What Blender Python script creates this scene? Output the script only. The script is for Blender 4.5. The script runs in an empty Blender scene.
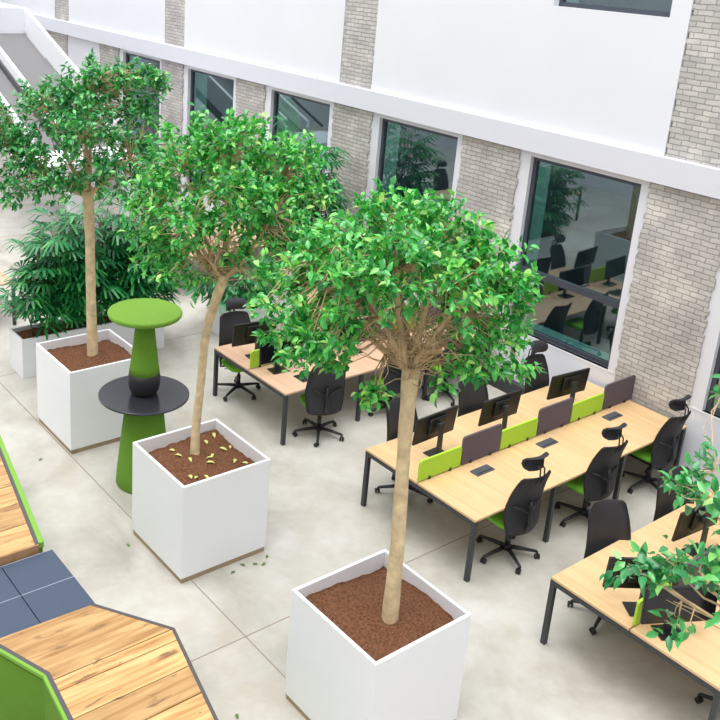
import bpy, bmesh, math, random
from mathutils import Vector, Matrix
random.seed(7)
SC = bpy.context.scene
COL = SC.collection
PI = math.pi

# ------------------------------------------------------------------ camera
cam_d = bpy.data.cameras.new('camera'); cam = bpy.data.objects.new('camera', cam_d); COL.objects.link(cam)
R_ = Vector((0.60903415, 0.79046383, 0.06514857)); U_ = Vector((-0.2875142, 0.14347562, 0.94696902)); F_ = Vector((-0.73919753, 0.59546761, -0.31465113))
m = Matrix((R_, U_, -F_)).transposed().to_4x4()
m.translation = Vector((6.88595, -6.60632, 6.04081))
cam.matrix_world = m
cam_d.sensor_width = 36.0
cam_d.lens = 937.22 / 720 * 36
cam_d.shift_x = 54.035 / 720
cam_d.shift_y = -94.633 / 720
cam_d.clip_end = 200
SC.camera = cam

# ------------------------------------------------------------------ light
w = bpy.data.worlds.new('sky'); SC.world = w; w.use_nodes = True
bg = w.node_tree.nodes['Background']; bg.inputs[0].default_value = (0.955, 0.97, 1.0, 1); bg.inputs[1].default_value = 1.28
sun_d = bpy.data.lights.new('soft_sun', 'SUN'); sun_d.energy = 2.3; sun_d.angle = math.radians(50); sun_d.color = (1.0, 0.985, 0.96)
sun = bpy.data.objects.new('soft_sun', sun_d); COL.objects.link(sun)
sun.rotation_euler = Vector((-0.05, 0.22, -1.0)).to_track_quat('-Z', 'Y').to_euler()
SC.view_settings.view_transform = 'Standard'; SC.view_settings.look = 'None'
SC.view_settings.gamma = 1; SC.view_settings.use_curve_mapping = False
SC.view_settings.exposure = 0.33

# ------------------------------------------------------------------ materials
def mat(name, color, rough=0.5, metal=0.0, spec=0.5, noise=None, bump=None, coat=0.0):
    """principled; noise=(scale, amount, detail) varies the value, bump=(scale, strength)"""
    m = bpy.data.materials.new(name); m.use_nodes = True
    nt = m.node_tree; b = nt.nodes['Principled BSDF']
    b.inputs['Base Color'].default_value = (*color, 1); b.inputs['Roughness'].default_value = rough
    b.inputs['Metallic'].default_value = metal; b.inputs['Specular IOR Level'].default_value = spec
    if coat: b.inputs['Coat Weight'].default_value = coat
    tc = nt.nodes.new('ShaderNodeTexCoord')
    if noise:
        n = nt.nodes.new('ShaderNodeTexNoise'); n.inputs['Scale'].default_value = noise[0]; n.inputs['Detail'].default_value = 5
        nt.links.new(tc.outputs['Object'], n.inputs['Vector'])
        r = nt.nodes.new('ShaderNodeMapRange'); r.inputs[3].default_value = 1 - noise[1]; r.inputs[4].default_value = 1 + noise[1]
        r.inputs[1].default_value = .3; r.inputs[2].default_value = .7
        nt.links.new(n.outputs[0], r.inputs[0])
        mx = nt.nodes.new('ShaderNodeVectorMath'); mx.operation = 'SCALE'; mx.inputs[0].default_value = color
        nt.links.new(r.outputs[0], mx.inputs['Scale']); nt.links.new(mx.outputs[0], b.inputs['Base Color'])
    if bump:
        n = nt.nodes.new('ShaderNodeTexNoise'); n.inputs['Scale'].default_value = bump[0]; n.inputs['Detail'].default_value = 4
        nt.links.new(tc.outputs['Object'], n.inputs['Vector'])
        bp = nt.nodes.new('ShaderNodeBump'); bp.inputs['Strength'].default_value = bump[1]; bp.inputs['Distance'].default_value = .01
        nt.links.new(n.outputs[0], bp.inputs['Height']); nt.links.new(bp.outputs[0], b.inputs['Normal'])
    return m

def ramp(nt, stops):
    r = nt.nodes.new('ShaderNodeValToRGB'); e = r.color_ramp.elements
    while len(e) > 1: e.remove(e[-1])
    e[0].position = stops[0][0]; e[0].color = (*stops[0][1], 1)
    for p, c in stops[1:]:
        k = e.new(p); k.color = (*c, 1)
    return r

def floor_mat():
    m = bpy.data.materials.new('polished_concrete'); m.use_nodes = True; nt = m.node_tree; L = nt.links.new
    b = nt.nodes['Principled BSDF']; tc = nt.nodes.new('ShaderNodeTexCoord')
    n1 = nt.nodes.new('ShaderNodeTexNoise'); n1.inputs['Scale'].default_value = .7; n1.inputs['Detail'].default_value = 8; n1.inputs['Roughness'].default_value = .62; n1.inputs['Distortion'].default_value = .6
    n2 = nt.nodes.new('ShaderNodeTexNoise'); n2.inputs['Scale'].default_value = 3.2; n2.inputs['Detail'].default_value = 9; n2.inputs['Roughness'].default_value = .65; n2.inputs['Distortion'].default_value = .2
    L(tc.outputs['Object'], n1.inputs['Vector']); L(tc.outputs['Object'], n2.inputs['Vector'])
    r1 = ramp(nt, [(.32, (.40, .38, .335)), (.48, (.535, .51, .46)), (.66, (.62, .60, .56))]); L(n1.outputs[0], r1.inputs[0])
    r2 = ramp(nt, [(.32, (.84, .82, .78)), (.60, (1, 1, 1))]); L(n2.outputs[0], r2.inputs[0])
    mx = nt.nodes.new('ShaderNodeMix'); mx.data_type = 'RGBA'; mx.blend_type = 'MULTIPLY'; mx.inputs[0].default_value = .75
    L(r1.outputs[0], mx.inputs[6]); L(r2.outputs[0], mx.inputs[7])
    # rusty brown stains
    n3 = nt.nodes.new('ShaderNodeTexNoise'); n3.inputs['Scale'].default_value = 1.1; n3.inputs['Detail'].default_value = 6
    mp = nt.nodes.new('ShaderNodeMapping'); mp.inputs['Location'].default_value = (3.1, 7.7, 0); L(tc.outputs['Object'], mp.inputs[0]); L(mp.outputs[0], n3.inputs['Vector'])
    r3 = ramp(nt, [(.58, (0, 0, 0)), (.78, (.6, .6, .6))]); L(n3.outputs[0], r3.inputs[0])
    m3 = nt.nodes.new('ShaderNodeMix'); m3.data_type = 'RGBA'; m3.inputs[7].default_value = (.45, .36, .26, 1)
    L(r3.outputs[0], m3.inputs[0]); L(mx.outputs[2], m3.inputs[6]); L(m3.outputs[2], b.inputs['Base Color'])
    rr = nt.nodes.new('ShaderNodeMapRange'); rr.inputs[3].default_value = .22; rr.inputs[4].default_value = .5; L(n2.outputs[0], rr.inputs[0]); L(rr.outputs[0], b.inputs['Roughness'])
    b.inputs['Specular IOR Level'].default_value = .4
    return m

def brick_mat():
    m = bpy.data.materials.new('grey_brick'); m.use_nodes = True; nt = m.node_tree; L = nt.links.new
    b = nt.nodes['Principled BSDF']; tc = nt.nodes.new('ShaderNodeTexCoord'); sp = nt.nodes.new('ShaderNodeSeparateXYZ'); cb = nt.nodes.new('ShaderNodeCombineXYZ')
    L(tc.outputs['Object'], sp.inputs[0])
    ad = nt.nodes.new('ShaderNodeMath'); ad.operation = 'ADD'; L(sp.outputs[0], ad.inputs[0]); L(sp.outputs[1], ad.inputs[1])
    L(ad.outputs[0], cb.inputs[0]); L(sp.outputs[2], cb.inputs[1])
    wob = nt.nodes.new('ShaderNodeTexNoise'); wob.inputs['Scale'].default_value = 9; L(tc.outputs['Object'], wob.inputs['Vector'])
    wv = nt.nodes.new('ShaderNodeVectorMath'); wv.operation = 'SCALE'; wv.inputs['Scale'].default_value = .03; L(wob.outputs[1], wv.inputs[0])
    av = nt.nodes.new('ShaderNodeVectorMath'); L(cb.outputs[0], av.inputs[0]); L(wv.outputs[0], av.inputs[1])
    br = nt.nodes.new('ShaderNodeTexBrick'); br.inputs['Scale'].default_value = 1; br.inputs['Brick Width'].default_value = .20; br.inputs['Row Height'].default_value = .066
    br.inputs['Mortar Size'].default_value = .006; br.inputs['Mortar Smooth'].default_value = .25; br.inputs['Bias'].default_value = -.1
    br.inputs['Color1'].default_value = (.60, .575, .54, 1); br.inputs['Color2'].default_value = (.47, .45, .425, 1); br.inputs['Mortar'].default_value = (.33, .315, .295, 1)
    L(av.outputs[0], br.inputs['Vector'])
    n = nt.nodes.new('ShaderNodeTexNoise'); n.inputs['Scale'].default_value = 2.2; n.inputs['Detail'].default_value = 7; L(tc.outputs['Object'], n.inputs['Vector'])
    r = ramp(nt, [(.3, (.82, .82, .84)), (.55, (1.0, 1.0, 1.0)), (.72, (1.30, 1.28, 1.25))]); L(n.outputs[0], r.inputs[0])
    mx = nt.nodes.new('ShaderNodeMix'); mx.data_type = 'RGBA'; mx.blend_type = 'MULTIPLY'; mx.inputs[0].default_value = 1
    L(br.outputs[0], mx.inputs[6]); L(r.outputs[0], mx.inputs[7]); L(mx.outputs[2], b.inputs['Base Color'])
    b.inputs['Roughness'].default_value = .9; b.inputs['Specular IOR Level'].default_value = .2
    n4 = nt.nodes.new('ShaderNodeTexNoise'); n4.inputs['Scale'].default_value = 30; L(tc.outputs['Object'], n4.inputs['Vector'])
    iv = nt.nodes.new('ShaderNodeMath'); iv.operation = 'MULTIPLY_ADD'; iv.inputs[1].default_value = -1; L(br.outputs[1], iv.inputs[0])
    sc = nt.nodes.new('ShaderNodeMath'); sc.operation = 'MULTIPLY'; sc.inputs[1].default_value = .5; L(n4.outputs[0], sc.inputs[0]); L(sc.outputs[0], iv.inputs[2])
    bp = nt.nodes.new('ShaderNodeBump'); bp.inputs['Strength'].default_value = .8; bp.inputs['Distance'].default_value = .012; L(iv.outputs[0], bp.inputs['Height']); L(bp.outputs[0], b.inputs['Normal'])
    return m

def wood_mat(name, c0, c1, axis, stretch, knots=False, grooves=None, rough=.45):
    m = bpy.data.materials.new(name); m.use_nodes = True; nt = m.node_tree; L = nt.links.new
    b = nt.nodes['Principled BSDF']; tc = nt.nodes.new('ShaderNodeTexCoord')
    mp = nt.nodes.new('ShaderNodeMapping'); s = [stretch, stretch, stretch]; s[axis] = stretch * .07; mp.inputs['Scale'].default_value = s
    L(tc.outputs['Object'], mp.inputs[0]); vec = mp.outputs[0]
    sp = nt.nodes.new('ShaderNodeSeparateXYZ'); L(tc.outputs['Object'], sp.inputs[0])
    if grooves:      # planks of width grooves across the other axis: each plank shifts the grain and its tone
        gm = nt.nodes.new('ShaderNodeNewGeometry'); wn = nt.nodes.new('ShaderNodeTexWhiteNoise'); wn.noise_dimensions = '1D'; L(gm.outputs['Random Per Island'], wn.inputs['W'])
        sc = nt.nodes.new('ShaderNodeVectorMath'); sc.operation = 'SCALE'; sc.inputs['Scale'].default_value = 9; L(wn.outputs[1], sc.inputs[0])
        av = nt.nodes.new('ShaderNodeVectorMath'); L(mp.outputs[0], av.inputs[0]); L(sc.outputs[0], av.inputs[1]); vec = av.outputs[0]
    n = nt.nodes.new('ShaderNodeTexNoise'); n.inputs['Scale'].default_value = 1; n.inputs['Detail'].default_value = 6; n.inputs['Distortion'].default_value = 1.0 if knots else .3
    L(vec, n.inputs['Vector'])
    stops = [(.32, c0), (.6, c1)]
    r = ramp(nt, stops); L(n.outputs[0], r.inputs[0]); out = r.outputs[0]
    if grooves:
        mr = nt.nodes.new('ShaderNodeMapRange'); mr.inputs[3].default_value = .74; mr.inputs[4].default_value = 1.12; L(wn.outputs[0], mr.inputs[0])
        sv = nt.nodes.new('ShaderNodeVectorMath'); sv.operation = 'SCALE'; L(out, sv.inputs[0]); L(mr.outputs[0], sv.inputs['Scale']); out = sv.outputs[0]
    if knots:
        mk = nt.nodes.new('ShaderNodeMapping'); k = [13, 13, 13]; k[axis] = 3.6; mk.inputs['Scale'].default_value = k; L(tc.outputs['Object'], mk.inputs[0])
        vn = nt.nodes.new('ShaderNodeTexNoise'); vn.inputs['Scale'].default_value = 1; vn.inputs['Detail'].default_value = 3; vn.inputs['Distortion'].default_value = .5; L(mk.outputs[0], vn.inputs['Vector'])
        rk = ramp(nt, [(.615, (0, 0, 0)), (.70, (.85, .85, .85))]); L(vn.outputs[0], rk.inputs[0])
        mx = nt.nodes.new('ShaderNodeMix'); mx.data_type = 'RGBA'; mx.inputs[7].default_value = (.20, .11, .05, 1)
        L(rk.outputs[0], mx.inputs[0]); L(out, mx.inputs[6]); out = mx.outputs[2]
    L(out, b.inputs['Base Color']); b.inputs['Roughness'].default_value = rough; b.inputs['Specular IOR Level'].default_value = .35
    return m

def leaf_mat(name, cols, rough=.28, trans=.25, coat=.55):
    m = bpy.data.materials.new(name); m.use_nodes = True; nt = m.node_tree; L = nt.links.new
    b = nt.nodes['Principled BSDF']; g = nt.nodes.new('ShaderNodeNewGeometry')
    r = ramp(nt, cols); L(g.outputs['Random Per Island'], r.inputs[0]); L(r.outputs[0], b.inputs['Base Color'])
    b.inputs['Roughness'].default_value = rough; b.inputs['Specular IOR Level'].default_value = .5; b.inputs['Coat Weight'].default_value = coat; b.inputs['Coat Roughness'].default_value = .12
    t = nt.nodes.new('ShaderNodeBsdfTranslucent'); mc = nt.nodes.new('ShaderNodeVectorMath'); mc.operation = 'MULTIPLY'; mc.inputs[1].default_value = (1.3, 1.25, .6); L(r.outputs[0], mc.inputs[0]); L(mc.outputs[0], t.inputs[0])
    mx = nt.nodes.new('ShaderNodeMixShader'); mx.inputs[0].default_value = trans
    L(b.outputs[0], mx.inputs[1]); L(t.outputs[0], mx.inputs[2]); L(mx.outputs[0], nt.nodes['Material Output'].inputs[0])
    return m

def see_through(name, color, glossy, tint, rough=.02):
    m = bpy.data.materials.new(name); m.use_nodes = True; nt = m.node_tree; L = nt.links.new
    t = nt.nodes.new('ShaderNodeBsdfTransparent'); t.inputs[0].default_value = (*tint, 1)
    g = nt.nodes.new('ShaderNodeBsdfGlossy'); g.inputs[0].default_value = (*color, 1); g.inputs['Roughness'].default_value = rough
    mx = nt.nodes.new('ShaderNodeMixShader'); mx.inputs[0].default_value = glossy
    L(t.outputs[0], mx.inputs[1]); L(g.outputs[0], mx.inputs[2]); L(mx.outputs[0], nt.nodes['Material Output'].inputs[0])
    return m

def mesh_fabric():
    m = bpy.data.materials.new('chair_mesh'); m.use_nodes = True; nt = m.node_tree; L = nt.links.new
    b = nt.nodes['Principled BSDF']; b.inputs['Base Color'].default_value = (.024, .024, .03, 1); b.inputs['Roughness'].default_value = .6
    t = nt.nodes.new('ShaderNodeBsdfTransparent'); mx = nt.nodes.new('ShaderNodeMixShader'); mx.inputs[0].default_value = .05
    L(b.outputs[0], mx.inputs[1]); L(t.outputs[0], mx.inputs[2]); L(mx.outputs[0], nt.nodes['Material Output'].inputs[0])
    return m

M = dict(
    floor=floor_mat(), brick=brick_mat(),
    joint=mat('floor_joint', (.30, .25, .20), .9),
    plaster=mat('white_plaster', (.765, .775, .815), .75, noise=(.8, .015, 3)),
    ledge=mat('white_ledge', (.70, .71, .77), .5),
    trim=mat('white_trim', (.76, .765, .82), .45),
    frame=mat('window_frame_grey', (.055, .065, .085), .35),
    reveal=mat('reveal_white', (.75, .85, .85), .6),
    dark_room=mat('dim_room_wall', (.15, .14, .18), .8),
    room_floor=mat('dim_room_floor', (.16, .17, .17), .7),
    glass=see_through('window_glass', (.78, .84, .90), .20, (.50, .72, .70)),
    planter=mat('white_planter_lacquer', (.86, .865, .885), .38, noise=(3, .01, 2)),
    plinth=wood_mat('plinth_wood', (.34, .24, .15), (.42, .31, .20), 0, 6),
    soil=mat('soil', (.17, .078, .042), .95, spec=.1, noise=(48, .45, 5), bump=(45, 1.0)),
    beech=wood_mat('beech_worktop', (.66, .43, .215), (.74, .50, .27), 0, 14, rough=.42),
    beech2=wood_mat('pink_beech_worktop', (.60, .385, .25), (.67, .45, .31), 0, 14, rough=.42),
    edge=mat('worktop_edge', (.60, .46, .33), .5),
    steel=mat('dark_steel', (.045, .048, .052), .4, .2),
    black=mat('black_plastic', (.014, .014, .016), .42),
    monitor=mat('monitor_shell', (.012, .012, .013), .36),
    screen=mat('monitor_screen', (.006, .006, .008), .16),
    mesh=mesh_fabric(),
    pad=mat('black_pad_fabric', (.022, .022, .028), .75),
    lime=mat('lime_fabric', (.40, .66, .045), .8, noise=(60, .06, 2)),
    limeseat=mat('green_seat_fabric', (.17, .50, .035), .75, noise=(60, .06, 2)),
    greyfelt=mat('aubergine_felt', (.105, .085, .105), .85, noise=(80, .06, 2)),
    totem=mat('green_felt', (.135, .30, .022), .9, noise=(50, .07, 2), bump=(220, .25)),
    totemtop=mat('green_felt_top', (.155, .32, .032), .9, noise=(40, .06, 2), bump=(220, .25)),
    tabletop=mat('anthracite_table_top', (.035, .035, .045), .2),
    band=mat('charcoal_band', (.016, .016, .02), .5),
    deck=wood_mat('oak_planks', (.43, .22, .075), (.72, .45, .20), 1, 16, knots=True, grooves=.16, rough=.42),
    riser=wood_mat('oak_riser', (.36, .19, .09), (.46, .27, .14), 0, 8),
    bluepad=mat('slate_blue_pad', (.055, .077, .125), .5, bump=(300, .1)),
    seam=mat('pale_seam', (.34, .38, .46), .7),
    decktrim=mat('grey_trim', (.09, .08, .085), .6),
    greenside=mat('green_upholstery', (.12, .28, .015), .85, noise=(2, .1, 3)),
    greenrim=mat('green_piping', (.20, .42, .05), .8),
    trunk=mat('ficus_bark', (.66, .51, .30), .8, noise=(11, .24, 5), bump=(30, .6)),
    twig=mat('twig_bark', (.62, .44, .25), .85, noise=(9, .25, 3)),
    cane=mat('palm_cane', (.16, .14, .07), .8),
    leaf=leaf_mat('ficus_leaves', [(0, (.014, .19, .04)), (.35, (.045, .38, .07)), (.7, (.10, .57, .11)), (.9, (.27, .74, .15)), (1, (.55, .82, .24))], .24),
    leafdark=leaf_mat('dark_ficus_leaves', [(0, (.016, .16, .055)), (.4, (.045, .31, .095)), (.75, (.085, .46, .13)), (.93, (.17, .58, .15)), (1, (.38, .64, .22))], .26),
    palm=leaf_mat('lady_palm_leaves', [(0, (.006, .10, .035)), (.5, (.014, .21, .06)), (.9, (.05, .38, .10)), (1, (.16, .55, .14))], .4, .2, .15),
    fallen=leaf_mat('fallen_leaf_yellow', [(0, (.55, .75, .14)), (.5, (.78, .80, .24)), (1, (.85, .75, .30))], .6, .2),
    fallen_green=leaf_mat('fallen_leaf_green', [(0, (.05, .12, .03)), (1, (.15, .30, .06))], .6, .2),
    paper=mat('white_paper', (.75, .75, .75), .6),
    box=mat('power_module', (.12, .135, .16), .4, .4),
    rubber=mat('rubber', (.02, .02, .02), .6),
    stair_grey=mat('stair_grey', (.20, .195, .20), .8),
    whitesteel=mat('white_balustrade', (.84, .85, .88), .5),
    ovalreflection=mat('green_oval_reflection', (.10, .62, .20), .8),  # colour of the added oval that stands for a reflection in the glass
)

# ------------------------------------------------------------------ mesh helpers
class MB:
    def __init__(s): s.v = []; s.f = []; s.mi = []
    def add(s, verts, faces, mi=0):
        o = len(s.v); s.v += [tuple(v) for v in verts]; s.f += [tuple(i + o for i in f) for f in faces]; s.mi += [mi] * len(faces); return s
    def box(s, x0, x1, y0, y1, z0, z1, mi=0):
        vs = [(x, y, z) for z in (z0, z1) for x, y in ((x0, y0), (x1, y0), (x1, y1), (x0, y1))]
        return s.add(vs, [(3, 2, 1, 0), (4, 5, 6, 7), (0, 1, 5, 4), (1, 2, 6, 5), (2, 3, 7, 6), (3, 0, 4, 7)], mi)
    def prism(s, pts, z0, z1, mi=0):          # pts counter-clockwise
        n = len(pts)
        vs = [(x, y, z0) for x, y in pts] + [(x, y, z1) for x, y in pts]
        return s.add(vs, [tuple(range(n - 1, -1, -1)), tuple(range(n, 2 * n))] + [(i, (i + 1) % n, (i + 1) % n + n, i + n) for i in range(n)], mi)
    def tube(s, pts, rad, n=8, mi=0, cap=True):
        pts = [Vector(p) for p in pts]; rings = []; prev = None
        for i, p in enumerate(pts):
            t = (pts[min(i + 1, len(pts) - 1)] - pts[max(i - 1, 0)])
            t = t.normalized() if t.length > 1e-9 else Vector((0, 0, 1))
            a = prev if prev is not None else (Vector((1, 0, 0)) if abs(t.x) < .9 else Vector((0, 1, 0)))
            a = (a - t * a.dot(t)); a = a.normalized() if a.length > 1e-6 else t.orthogonal().normalized(); prev = a
            b = t.cross(a); r = rad[i] if isinstance(rad, (list, tuple)) else rad
            rings.append([p + (a * math.cos(2 * PI * k / n) + b * math.sin(2 * PI * k / n)) * r for k in range(n)])
        vs = [v for r in rings for v in r]; fs = []
        for i in range(len(pts) - 1):
            for k in range(n): fs.append((i * n + k, i * n + (k + 1) % n, (i + 1) * n + (k + 1) % n, (i + 1) * n + k))
        if cap: fs += [tuple(range(n - 1, -1, -1)), tuple((len(pts) - 1) * n + k for k in range(n))]
        return s.add(vs, fs, mi)
    def lathe(s, prof, n=48, c=(0, 0), mi=0):  # prof (r, z) from bottom to top
        vs = [(c[0] + r * math.cos(2 * PI * k / n), c[1] + r * math.sin(2 * PI * k / n), z) for r, z in prof for k in range(n)]
        fs = [(i * n + k, i * n + (k + 1) % n, (i + 1) * n + (k + 1) % n, (i + 1) * n + k) for i in range(len(prof) - 1) for k in range(n)]
        fs += [tuple(range(n - 1, -1, -1)), tuple((len(prof) - 1) * n + k for k in range(n))]
        return s.add(vs, fs, mi)
    def build(s, name, mats, parent=None, bevel=0, smooth=False, seg=2, sub=0):
        me = bpy.data.meshes.new(name); me.from_pydata(s.v, [], s.f)
        for mm in (mats if isinstance(mats, (list, tuple)) else [mats]): me.materials.append(M[mm] if isinstance(mm, str) else mm)
        if any(s.mi): me.polygons.foreach_set('material_index', s.mi)
        if smooth: me.polygons.foreach_set('use_smooth', [True] * len(me.polygons))
        me.update(); o = bpy.data.objects.new(name, me); COL.objects.link(o)
        if parent is not None: o.parent = parent
        if bevel:
            md = o.modifiers.new('bevel', 'BEVEL'); md.width = bevel; md.segments = seg; md.limit_method = 'ANGLE'; md.angle_limit = math.radians(35)
        if sub:
            md = o.modifiers.new('sub', 'SUBSURF'); md.levels = sub; md.render_levels = sub
        return o
def tag(o, label=None, cat=None, group=None, kind=None):
    if label: o['label'] = label
    if cat: o['category'] = cat
    if group: o['group'] = group
    if kind: o['kind'] = kind
    return o
def empty(name, loc=(0, 0, 0), rz=0):
    o = bpy.data.objects.new(name, None); o.empty_display_size = .1; COL.objects.link(o); o.location = loc; o.rotation_euler = (0, 0, rz); return o
KIDS = {}
def copy_tree(root):
    r = root.copy(); COL.objects.link(r)
    for ch in root.children:
        c = ch.copy(); COL.objects.link(c); c.parent = r
        for g in ch.children:
            d = g.copy(); COL.objects.link(d); d.parent = c
    return r

# ------------------------------------------------------------------ the setting
WY = 3.94      # face of the brick piers
fl = MB().box(-21, 10.2, -9, WY + .02, -.2, 0).build('floor', 'floor'); tag(fl, kind='structure')
jm = MB()
for x in (1.1, -5.3, -11.7): jm.box(x - .006, x + .006, -9, WY - .1, 0, .0015)
for y in (-2.36,): jm.box(-20.9, 10.1, y - .006, y + .006, 0, .0015)
tag(jm.build('trim_1', 'joint'), kind='structure')

wall = empty('wall_back'); tag(wall, kind='structure')
def pier(x0, x1, z0, z1, tooth=True, seed=0):
    rnd = random.Random(seed); n = int(round((z1 - z0) / .066)); h = (z1 - z0) / n
    mb = MB()
    for i in range(n):
        e0 = rnd.choice((0, .022)) + rnd.uniform(-.006, .006) if tooth else 0; e1 = rnd.choice((0, .022)) + rnd.uniform(-.006, .006) if tooth else 0
        mb.box(x0 + e0, x1 - e1 * 1.2, WY, WY + .14, z0 + i * h, z0 + (i + 1) * h)
    return mb.build('brick_pier', 'brick', wall)
LZ = 3.64
wx = [1.79, -1.37, -4.56, -7.65, -10.72, -13.72]      # left edges of the ground floor windows
WW = 1.775
piers = [(6.9, 8.2), (3.72, 4.8)]
for i, x in enumerate(wx[:-1]):
    piers.append((wx[i + 1] + WW + .12, x - .17))
piers += [(-14.93, wx[-1] - .17), (-18.3, -16.85)]
for i, (a, b) in enumerate(piers): pier(a, b, 0, LZ + .02, True, i)
for i, (a, b) in enumerate([(-17.55, -16.66), (-11.68, -10.84), (-5.62, -4.79), (.66, 1.75), (6.6, 7.6)]): pier(a, b, LZ + .3, 9.4, True, 50 + i)
pm = MB()
edges = [-21, -17.55, -16.66, -11.68, -10.84, -5.62, -4.79, .66, 1.75, 6.6, 7.6, 10.2]
UW = [(-1.33, .40), (-4.1 - 3.2, -4.1 - 1.5), (3.4, 5.13)]
uws = [(-1.33, .40), (3.4, 5.13), (-8.7, -7.0), (-14.8, -13.1)]
for k in range(0, len(edges), 2):
    a, b = edges[k], edges[k + 1]; inside = [u for u in uws if a < u[0] and u[1] < b]
    if not inside: pm.box(a, b, WY - .015, WY + .15, LZ + .25, 9.4)
    else:
        u = inside[0]; pm.box(a, u[0], WY - .015, WY + .15, LZ + .25, 9.4); pm.box(u[1], b, WY - .015, WY + .15, LZ + .25, 9.4)
        pm.box(u[0], u[1], WY - .015, WY + .15, LZ + .25, 5.60); pm.box(u[0], u[1], WY - .015, WY + .15, 8.1, 9.4)
pm.build('plaster_panel', 'plaster', wall)
lo = MB()      # white infill between the piers below the ledge (window surrounds and spandrels)
xs = sorted([(x, x + WW) for x in wx] + [(4.98, 6.72)])
def infill(a, b, win=None):
    y0, y1 = WY + .03, WY + .15
    if win is None: lo.box(a, b, y0, y1, 0, LZ + .02); return
    u0, u1 = win
    lo.box(a, u0, y0, y1, 0, LZ + .02); lo.box(u1, b, y0, y1, 0, LZ + .02); lo.box(u0, u1, y0, y1, 0, .98); lo.box(u0, u1, y0, y1, 3.555, LZ + .02)
for (u0, u1) in xs:
    infill(u0 - .2, u1 + .18, (u0, u1))
infill(-16.9, -14.85); infill(-21, -18.2); infill(8.15, 10.2)
lo.build('white_infill_panel', 'trim', wall)
tag(MB().box(-21, 10.2, WY - .10, WY + .06, LZ, LZ + .335).build('trim_2', 'ledge', bevel=.004), kind='structure')

def window(n, u0, u1, z0, z1, transom=None, panel=False):
    e = empty('window_%d' % n, (u0, WY + .10, z0)); tag(e, kind='structure'); W = u1 - u0; H = z1 - z0; t = .058
    f = MB().box(0, W, 0, .07, 0, t).box(0, W, 0, .07, H - t, H).box(0, t, 0, .07, t, H - t).box(W - t, W, 0, .07, t, H - t)
    if transom: f.box(t, W - t, -.004, .075, transom - .05, transom + .05)
    f.build('frame', 'frame', e)
    if transom:
        MB().box(t, W - t, .03, .036, t, transom - .05).build('pane', 'glass', e); MB().box(t, W - t, .03, .036, transom + .05, H - t).build('pane', 'glass', e)
    else: MB().box(t, W - t, .03, .036, t, H - t).build('pane', 'glass', e)
    # the reveal and the dim room behind
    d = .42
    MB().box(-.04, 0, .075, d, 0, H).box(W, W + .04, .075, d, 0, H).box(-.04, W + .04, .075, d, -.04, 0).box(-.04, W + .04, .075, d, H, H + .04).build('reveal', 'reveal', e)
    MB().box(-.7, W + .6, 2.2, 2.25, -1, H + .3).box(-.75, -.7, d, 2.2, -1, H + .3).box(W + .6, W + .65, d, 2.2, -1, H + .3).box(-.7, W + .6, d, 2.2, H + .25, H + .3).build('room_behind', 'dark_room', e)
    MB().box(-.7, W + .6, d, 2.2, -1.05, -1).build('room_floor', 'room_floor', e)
    ld = bpy.data.lights.new('room_fill_light', 'AREA'); ld.energy = 14; ld.size = 1.2; ld.color = (1, .97, .92); lo_ = bpy.data.objects.new('room_fill_light', ld); COL.objects.link(lo_); lo_.parent = e; lo_.location = (W * .55, 1.3, H + .2)  # unseen fill light, added to brighten the reveal and the room behind
    if n < 9: MB().box(-.16, W + .1, -.075, .0, -.035, .0).build('sill', 'trim', e, bevel=.003)
    return e
for i, x in enumerate(wx): window(i + 1, x, x + WW, .98, 3.555, .90)
window(7, 4.98, 6.72, .98, 3.555, .90)
for i, (a, b) in enumerate(uws): window(9 + i, a, b, 5.60, 8.1)

tag(MB().box(-2.6, 1.5, WY - .085, WY + .03, 0, .20).build('baseboard_back', 'steel', bevel=.003), kind='structure')
# the other atrium walls
tag(MB().box(-21.2, -21, -11.0, WY + .15, -.2, 9.4).build('wall_left', 'plaster'), kind='structure')
tag(MB().box(-21.2, 10.4, -11.0, -9, -.2, 9.4).build('wall_front', 'plaster'), kind='structure')
tag(MB().box(10.2, 10.4, -9, WY + .15, -.2, 9.4).build('wall_right', 'plaster'), kind='structure')

e = empty('reflection_panel', (-7.26, 4.10, 2.32)); tag(e, 'green oval panel added behind the window above the middle ficus, in place of a reflection', 'reflection stand-in')  # added panel shaped like the green oval reflection in this window
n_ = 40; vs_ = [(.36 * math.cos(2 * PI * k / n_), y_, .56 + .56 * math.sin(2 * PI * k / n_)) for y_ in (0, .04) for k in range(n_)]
MB().add(vs_, [tuple(range(n_)), tuple(range(2 * n_ - 1, n_ - 1, -1))] + [(k, k + n_, (k + 1) % n_ + n_, (k + 1) % n_) for k in range(n_)]).build('panel', 'ovalreflection', e)
for s_ in (-.2, .2): MB().tube([(s_, .02, 1.0), (s_, .02, 1.22)], .004, 5).build('cord', 'steel', e)  # cords made up along with the oval

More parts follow.
